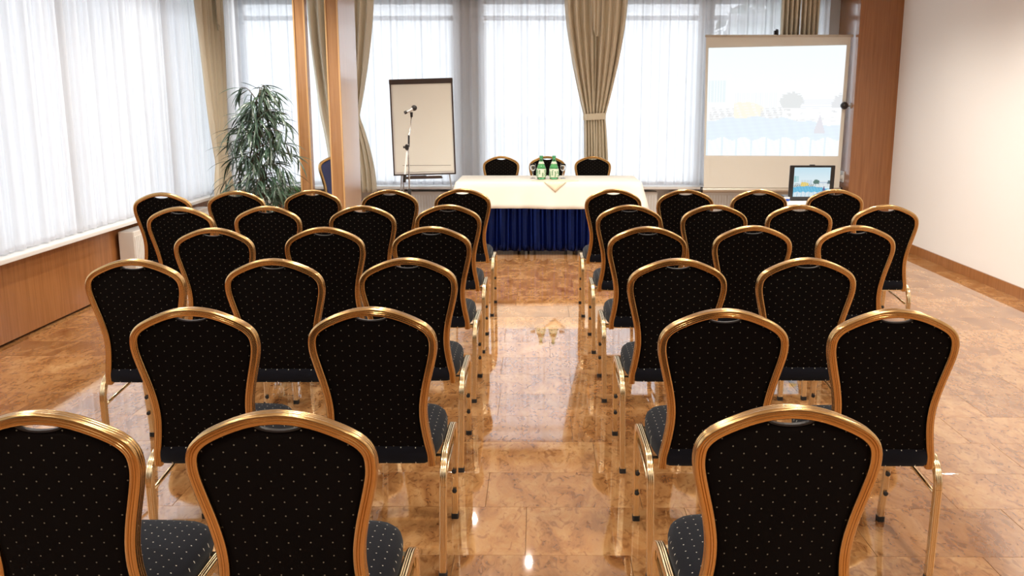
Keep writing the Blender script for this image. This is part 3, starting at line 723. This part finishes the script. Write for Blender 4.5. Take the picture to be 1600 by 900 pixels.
fl('frame_strip', 'brown', -W2-0.010, W2+0.010, -0.505, -0.490, -0.008, 0.018)
fl('clamp_bar', 'brown', -W2-0.012, W2+0.012, 0.455, 0.508, -0.022, 0.018, 0.004)
fl('paper_pad', 'paper', -W2+0.02, W2-0.012, -0.47, 0.455, -0.008, 0.0)
fl('paper_edge', 'brown', -W2+0.10, W2-0.03, -0.404, -0.401, -0.0095, -0.0085, roll=R(0.4))
fl('pen_tray', 'brown', -0.20, 0.19, -0.545, -0.53, -0.075, 0.0); fl('tray_lip', 'brown', -0.20, 0.19, -0.53, -0.515, -0.075, -0.07)
fl('pen_box', 'paper', 0.04, 0.17, -0.53, -0.512, -0.06, -0.02); fl('eraser', 'brown', -0.15, 0.02, -0.53, -0.508, -0.055, -0.02)
for x0, x1, yb in ((-0.24, -0.30, 0.0), (0.27, 0.36, 0.0)):
    link('leg', MB().tube([(x0, 0.03, 0.78), (x1, 0.0+yb, 0.0)], 0.008, 8).me('leg', 'silver', True, sharp=50), t)
link('rear_leg', MB().tube([(-0.22, 0.05, 1.45), (-0.29, 0.40, 0.0)], 0.008, 8).me('rear_leg', 'silver', True, sharp=50), t)
# ------------------------------------------------------------------ microphone on its stand
t = empty('microphone_stand', (-1.22, 8.8, 0)); tag(t, 'chrome microphone boom stand in front of the flip chart', 'microphone stand')
link('pole', MB().tube([(0, 0, 0.25), (0.004, 0, 0.62)], 0.011, 10).tube([(0.004, 0, 0.60), (0.0, 0, 1.13)], 0.007, 10).me('pole', 'chrome', True, sharp=50), t)
link('collar', MB().lathe([(0.010, 0.0), (0.016, 0.01), (0.016, 0.10), (0.010, 0.115)], (0.003, 0, 0.60), 14).me('collar', 'black', True, sharp=40), t)
link('boom_arm', MB().tube([(0.036, 0.03, 1.385), (0.004, 0.02, 1.15), (-0.012, 0.0, 1.03)], 0.0055, 8).me('boom_arm', 'chrome', True), t)
link('boom_tail', MB().tube([(-0.010, 0.0, 1.06), (-0.034, -0.02, 0.84)], 0.010, 10).me('boom_tail', 'whiteplastic', True, sharp=50), t)
link('counterweight', MB().tube([(-0.033, -0.02, 0.85), (-0.040, -0.022, 0.775)], 0.014, 12).me('counterweight', 'black', True, sharp=50), t)
link('boom_joint', MB().lathe([(0.008, -0.028), (0.018, -0.018), (0.018, 0.018), (0.008, 0.028)], (-0.010, 0, 1.10), 14).tube([(-0.045, 0, 1.10), (0.005, 0, 1.10)], 0.011, 10).tube([(0.004, 0.01, 1.10), (0.008, 0.015, 1.21)], 0.009, 8).me('boom_joint', 'black', True, sharp=40), t)
link('knob', MB().tube([(-0.028, -0.01, 0.93), (-0.012, -0.01, 0.93)], 0.010, 10).me('knob', 'black', True, sharp=40), t)
link('clip', MB().tube([(0.036, 0.03, 1.375), (0.036, 0.03, 1.42)], [0.011, 0.014], 10).me('clip', 'black', True, sharp=40), t)
link('base', MB().lathe([(0.10, 0), (0.10, 0.012), (0.03, 0.02), (0.014, 0.03), (0.012, 0.26)], n=24).me('base', 'black', True, sharp=40), t)
t = empty('microphone', (-1.18, 8.83, 1.44)); tag(t, 'black microphone clipped on top of the boom stand', 'microphone')
link('body', MB().tube([(-0.055, -0.03, -0.022), (-0.02, -0.01, -0.006), (0.008, 0.005, 0.012)], [0.011, 0.014, 0.018], 14).me('body', 'silver', True, sharp=50), t)
link('end_cap', MB().tube([(-0.064, -0.034, -0.026), (-0.046, -0.025, -0.018)], 0.015, 12).me('end_cap', 'black', True, sharp=50), t)
hd = MB().lathe([(0.004, -0.028), (0.018, -0.022), (0.026, -0.008), (0.027, 0.006), (0.020, 0.020), (0.006, 0.027)], n=18, M=Matrix.Rotation(R(65), 3, 'Y'))
link('head', hd.me('head', 'black', True), t, (0.020, 0.01, 0.018))

# ------------------------------------------------------------------ pictures on the screens
def lerp(a, b, t): return tuple(a[i]+(b[i]-a[i])*t for i in range(3))
def pool_picture(u, v):
    """u right, v down (0..1): hotel pool; sky, hotel, yellow building, trees, water, loungers"""
    n = lambda s, k=1: (math.sin(u*s*k+v*s*1.7)*math.sin(v*s*2.3-u*s*0.7)+1)/2
    col = lerp((0.58, 0.82, 0.94), (0.80, 0.92, 0.97), min(1, v/0.5))
    if v > 0.30 and u < 0.14 and (u*46 % 1) > 0.35 and v < 0.5: col = (0.30, 0.62, 0.66)
    if v > 0.42 and 0.20 < u < 0.52 and ((u*60) % 1 > 0.4): col = (0.55, 0.68, 0.78)
    if 0.69 < u < 0.96 and 0.475 < v < 0.60: col = (0.78, 0.84, 0.88) if (v*52 % 1) > 0.45 else (0.42, 0.56, 0.70)
    if v > 0.50+0.5*max(0, u-0.33) and 0.20 < u < 0.42: col = (0.88, 0.66, 0.12) if n(60) > 0.3 else (0.70, 0.68, 0.55)
    d = math.hypot((u-0.625)/0.085, (v-0.50)/0.085)
    if d < 0.85+0.3*n(90): col = (0.10, 0.20, 0.17)
    d = math.hypot((u-0.985)/0.06, (v-0.54)/0.10)
    if d < 0.8+0.4*n(80): col = (0.10, 0.17, 0.20)
    if 0.55 < v < 0.68:
        if 0.20 < u < 0.40 and v < 0.66: pass
        elif n(75) > 0.52+abs(v-0.61)*3 and 0.02 < u < 0.68: col = (0.16, 0.20, 0.18)
        elif v > 0.60: col = (0.70, 0.76, 0.76) if n(50) > 0.3 else (0.45, 0.52, 0.5)
    if u > 0.56 and 0.56 < v < 0.66 and n(33) > 0.25: col = (0.80, 0.86, 0.88)
    pool = 0.70-0.06*math.cos((u-0.35)*3.2)+0.01*math.sin(u*30)
    if v > pool: col = lerp((0.08, 0.42, 0.72), (0.28, 0.72, 0.88), n(45)*0.6+0.2*(v-pool)/0.3)
    if v > 0.84+0.015*math.sin(u*40) and (u*9 % 1) > 0.12: col = lerp((0.55, 0.76, 0.88), (0.90, 0.93, 0.95), n(70))
    if abs(u-0.845) < 0.040*max(0, min(1, (v-0.62)/0.15)) and 0.62 < v < 0.79: col = (0.13, 0.11, 0.26)
    return col
def picture(name, quad, nx, ny, m, wash=0.0, parent=None, washcol=(1, 1, 1)):
    """quad: TL, TR, BR, BL in parent space; one coloured face per picture cell"""
    TL, TR, BR, BL = [Vector(q) for q in quad]; V = []; F = []; cols = []
    for j in range(ny+1):
        for i in range(nx+1):
            u, v = i/nx, j/ny; V.append(tuple((TL*(1-u)+TR*u)*(1-v)+(BL*(1-u)+BR*u)*v))
    for j in range(ny):
        for i in range(nx):
            p = j*(nx+1)+i; F.append((p, p+nx+1, p+nx+2, p+1)); cols.append(lerp(pool_picture((i+.5)/nx, (j+.5)/ny), washcol, wash))
    me = mesh(name, V, F, m); ca = me.color_attributes.new('picture', 'FLOAT_COLOR', 'CORNER')
    k = 0
    for f_, c in zip(me.polygons, cols):
        for li in f_.loop_indices: ca.data[li].color = (*c, 1)
    return link(name, me, parent)

# projection screen on its tripod
SX, SY = 2.55, 10.30
t = empty('projection_screen', (SX, SY, 0)); tag(t, 'pull-up projection screen on a tripod showing a bright poolside picture', 'projection screen')
V = [(-0.775, 0, 2.185), (0.76, 0, 2.185), (0.735, -0.015, 0.585), (-0.745, -0.015, 0.585)]
o = link('screen_fabric', mesh('screen_fabric', V, [(0, 3, 2, 1)], 'screen'), t); add_solid(o, 0.002)
box('top_bar', 'screencase', -0.785, 0.785, -0.012, 0.014, 2.180, 2.205, t, 0.004)
link('roller_case', MB().tube([(-0.76, 0.0, 0.558), (0.75, 0.0, 0.558)], 0.030, 16).me('roller_case', 'screencase', True, sharp=50), t)
for x in (-0.775, 0.75): link('case_cap', MB().tube([(x, 0.0, 0.558), (x+0.02, 0, 0.558)], 0.033, 16).me('case_cap', 'black', True, sharp=50), t)
link('mast', MB().tube([(-0.02, 0.06, 0.20), (-0.02, 0.06, 2.25)], 0.012, 12).me('mast', 'silver', True, sharp=50), t)
link('top_hook', MB().tube([(-0.02, 0.06, 2.225), (-0.02, 0.05, 2.262), (-0.02, 0.0, 2.255), (-0.02, -0.01, 2.20)], 0.009, 8).box(-0.045, 0.0, 0.035, 0.075, 2.20, 2.25).me('top_hook', 'black', True, sharp=40), t)
for a in (90, 210, 330): link('leg', MB().tube([(-0.02, 0.06, 0.50), (-0.02+0.40*math.cos(R(a)), 0.06+0.22*math.sin(R(a)), 0.01)], 0.010, 8).me('leg', 'black', True, sharp=40), t)
picture('projected_picture', [(-0.745, -0.0075, 2.069), (0.718, -0.0075, 2.098), (0.700, -0.018, 0.928), (-0.735, -0.018, 0.934)], 150, 120, 'picture', 0.74, t, (1.0, 1.0, 1.02))

# side table with laptop and cup
t = empty('side_table', (2.23, 7.72, 0)); tag(t, 'small white-topped table carrying the laptop', 'table')
box('tabletop', 'white', -0.36, 0.36, -0.24, 0.26, 0.695, 0.72, t, 0.005)
for sx in (-1, 1):
    for sy in (-1, 1): box('leg', 'silver', sx*0.33-0.014, sx*0.33+0.014, sy*0.21-0.014, sy*0.21+0.014, 0, 0.695, t)
t = empty('laptop', (2.235, 7.74, 0.722)); tag(t, 'open black laptop showing the poolside picture', 'laptop')
box('base', 'black', -0.182, 0.182, -0.005, 0.245, 0.0, 0.022, t, 0.004)
lid = MB().box(-0.184, 0.184, -0.012, 0.004, 0.0, 0.278).me('lid', 'black', bevel=0.003); Mx = Matrix.Translation((0, -0.015, 0.012)) @ Matrix.Rotation(R(3), 4, 'X')
lid.transform(Mx); lid_o = link('lid', lid, t)
q = [Mx @ Vector(p) for p in [(-0.148, -0.0135, 0.262), (0.148, -0.0135, 0.262), (0.148, -0.0135, 0.022), (-0.148, -0.0135, 0.022)]]
picture('lcd_picture', q, 84, 68, 'lcd', 0.0, lid_o)
box('latch', 'black', -0.02, 0.02, -0.03, -0.01, 0.287, 0.295, lid_o)
for x in (-0.15, 0.15): box('hinge', 'black', x-0.015, x+0.015, -0.018, 0.01, 0.006, 0.03, t)
t = empty('cup', (2.0, 7.56, 0.722)); tag(t, 'tiny blue and white cup left of the laptop', 'cup')
link('cup_body', MB().lathe([(0.014, 0), (0.022, 0.02), (0.024, 0.045), (0.022, 0.045), (0.020, 0.02), (0.001, 0.004)], n=20).me('cup_body', 'whiteplastic', True, sharp=50), t)
link('blue_band', MB().lathe([(0.0222, 0.014), (0.0243, 0.018), (0.0252, 0.032), (0.0246, 0.033)], n=20).me('blue_band', 'blueplastic', True), t)

# fittings on the pilaster
t = empty('power_adapters', (3.35, 10.42, 0.70)); tag(t, 'two white plugs and a hanging cable on the wooden pilaster', 'plug')
box('socket_plate', 'whiteplastic', -0.012, 0, -0.09, 0.08, -0.06, 0.06, t, 0.004)
link('plug', MB().tube([(-0.01, 0.045, 0.015), (-0.055, 0.045, 0.015)], [0.032, 0.026], 16).me('plug', 'whiteplastic', True, sharp=50), t)
link('plug', MB().tube([(-0.01, -0.04, -0.01), (-0.055, -0.04, -0.01)], [0.032, 0.026], 16).me('plug', 'whiteplastic', True, sharp=50), t)
link('cable', MB().tube(catmull([(-0.055, 0.045, 0.01), (-0.075, 0.055, -0.03), (-0.06, 0.07, -0.12), (-0.03, 0.08, -0.35), (-0.02, 0.06, -0.65)], 4), 0.004, 6).me('cable', 'whiteplastic', True), t)
t = empty('wall_knob', (3.35, 10.27, 1.467)); tag(t, 'small round black fitting on the pilaster beside the screen', 'wall fitting')
link('rose', MB().tube([(0.0, 0, 0), (-0.012, 0, 0)], 0.030, 18).me('rose', 'silver', True, sharp=50), t)
link('stalk', MB().tube([(-0.01, 0, 0), (-0.055, -0.01, 0)], 0.012, 12).me('stalk', 'silver', True, sharp=50), t)
link('ball', MB().lathe([(0.002, -0.042), (0.026, -0.032), (0.041, -0.010), (0.041, 0.010), (0.026, 0.032), (0.002, 0.042)], n=18).me('ball', 'black', True), t, (-0.075, -0.012, 0))

# ------------------------------------------------------------------ plants
def leaf_me(L, Wd, droop, twist, m='leaf'):
    V = []; F = []; n = 6
    for i in range(n+1):
        s = i/n; w_ = Wd*math.sin(PI*min(1, s*0.93+0.05))**0.8*(1-0.25*s); a = droop*s
        x = L*(math.sin(a)/droop if droop else s); z = -L*(1-math.cos(a))/droop if droop else 0
        t_ = twist*s
        for k in (-1, 0, 1): V.append((x, k*w_/2*math.cos(t_), z - (abs(k)*-0.15*w_) + k*w_/2*math.sin(t_)))
    for i in range(n):
        for k in (0, 1): p = i*3+k; F.append((p, p+1, p+4, p+3))
    return V, F
LF = [leaf_me(L, 0.0205, d, tw) for L, d, tw in ((0.24, 0.8, 0.3), (0.20, 0.5, -0.4), (0.26, 1.0, 0.2), (0.18, 0.35, 0.6), (0.22, 0.65, -0.2))]
LM = [mesh('leaf', v, f, 'leaf', True) for v, f in LF]
def tall_plant(x, y, z0):
    t = empty('potted_plant', (x, y, 0)); tag(t, 'tall bushy plant with long narrow drooping dark leaves', 'plant'); t.scale = (0.93, 0.93, 0.99)
    rnd = random.Random(21)
    link('pot', MB().lathe([(0.12, 0), (0.16, 0.02), (0.195, 0.30), (0.205, 0.30), (0.205, 0.33), (0.185, 0.33), (0.18, 0.29)], n=28).me('pot', 'terracotta', True, sharp=40), t)
    link('soil', MB().lathe([(0.179, 0.26), (0.178, 0.285), (0.001, 0.29)], n=24).me('soil', 'soil', True), t)
    trunk = catmull([(0, 0, 0.27), (0.02, 0.01, 0.55), (-0.01, 0.0, 0.9), (0.01, 0.0, 1.25), (0.02, 0, 1.55), (0.035, 0, 1.66)], 4)
    link('trunk', MB().tube(trunk, [0.016-0.013*i/(len(trunk)-1) for i in range(len(trunk))], 8).me('trunk', 'bark', True), t)
    m = MB(); spots = []
    def tk(z):
        for a, b in zip(trunk, trunk[1:]):
            if a[2] <= z <= b[2]: s = (z-a[2])/(b[2]-a[2]); return Vector([a[i]+(b[i]-a[i])*s for i in range(3)])
        return Vector(trunk[-1])
    NB = 54
    for b in range(NB):
        zf = (b/(NB-1)); z = 0.42+1.13*zf; th = b*2.399+rnd.uniform(-.3, .3)
        rad = 0.41*math.sqrt(max(0.05, 1-((z-0.78)/0.86)**2)) * rnd.uniform(0.55, 1.0); rad = max(rad, 0.06)
        rise = rnd.uniform(0.05, 0.22)*(1-0.3*zf)
        p0 = tk(z); P = [p0 + Vector((math.cos(th)*rad*s, math.sin(th)*rad*s, rise*math.sin(PI*s*0.62) - 0.18*s*s*(1-zf))) for s in [i/8 for i in range(9)]]
        m.tube(P, [0.006-0.0045*i/8 for i in range(9)], 5)
        for k in range(19):
            s = 0.12+0.88*k/18; i = min(7, int(s*8)); f_ = s*8-i; p = P[i].lerp(P[i+1], f_)
            spots.append((p, th+rnd.gauss(0, 0.9), rnd.uniform(-0.20, 1.0)))
    for k in range(14):
        p = tk(1.30+0.36*k/13); spots.append((p, k*2.4, rnd.uniform(-0.7, 0.4)))
    link('branches', m.me('branches', 'bark', True), t)
    # leaves nearest the camera and outline ones first
    spots.sort(key=lambda q: q[0].y - 0.9*abs(q[0].x) - 0.5*abs(q[0].z-0.9))
    Vs = []; Fs = []
    for i, (p, th, dn) in enumerate(spots):
        Mx = Matrix.Translation(p) @ Matrix.Rotation(th, 4, 'Z') @ Matrix.Rotation(dn, 4, 'Y') @ Matrix.Rotation(rnd.uniform(-.5, .5), 4, 'X')
        k = rnd.randrange(5)
        if i < 290:
            o = link('leaf', LM[k], t); o.matrix_local = Mx
        else:
            b = len(Vs); Vs += [tuple(Mx @ Vector(v)) for v in LF[k][0]]; Fs += [tuple(b+q for q in f) for f in LF[k][1]]
    tag(link('foliage', mesh('foliage', Vs, Fs, 'leaf', True), t), kind='stuff')
tall_plant(-2.43, 8.2, 0)
t = empty('potted_plant', (-2.60, 9.75, 0)); tag(t, 'low leafy green plant behind the left wooden post', 'plant')
box('plant_stand', 'wooddark', -0.14, 0.14, -0.14, 0.14, 0.0, 0.28, t, 0.006)
link('pot', MB().lathe([(0.09, 0.28), (0.11, 0.30), (0.13, 0.46), (0.14, 0.46), (0.14, 0.49), (0.12, 0.49)], n=24).me('pot', 'terracotta', True, sharp=40), t)
rnd = random.Random(4)
LF2 = [leaf_me(0.13, 0.055, 1.0, 0.2), leaf_me(0.10, 0.05, 0.6, -0.2)]; LM2 = [mesh('leaf', v, f, 'leaf2', True) for v, f in LF2]
st = MB()
for i in range(110):
    th = rnd.uniform(0, 2*PI); r_ = 0.17*math.sqrt(rnd.random()); z = 0.50+0.17*rnd.random()*(1-(r_/0.25)**2)
    o = link('leaf', LM2[i % 2], t); o.matrix_local = Matrix.Translation((r_*math.cos(th), r_*math.sin(th), z)) @ Matrix.Rotation(th+rnd.gauss(0, .5), 4, 'Z') @ Matrix.Rotation(rnd.uniform(-.6, .7), 4, 'Y')
    if i % 4 == 0: st.tube([(0.02*math.cos(th), 0.02*math.sin(th), 0.46), (r_*math.cos(th), r_*math.sin(th), z)], 0.003, 5)
link('stems', st.me('stems', 'leaf2', True), t)
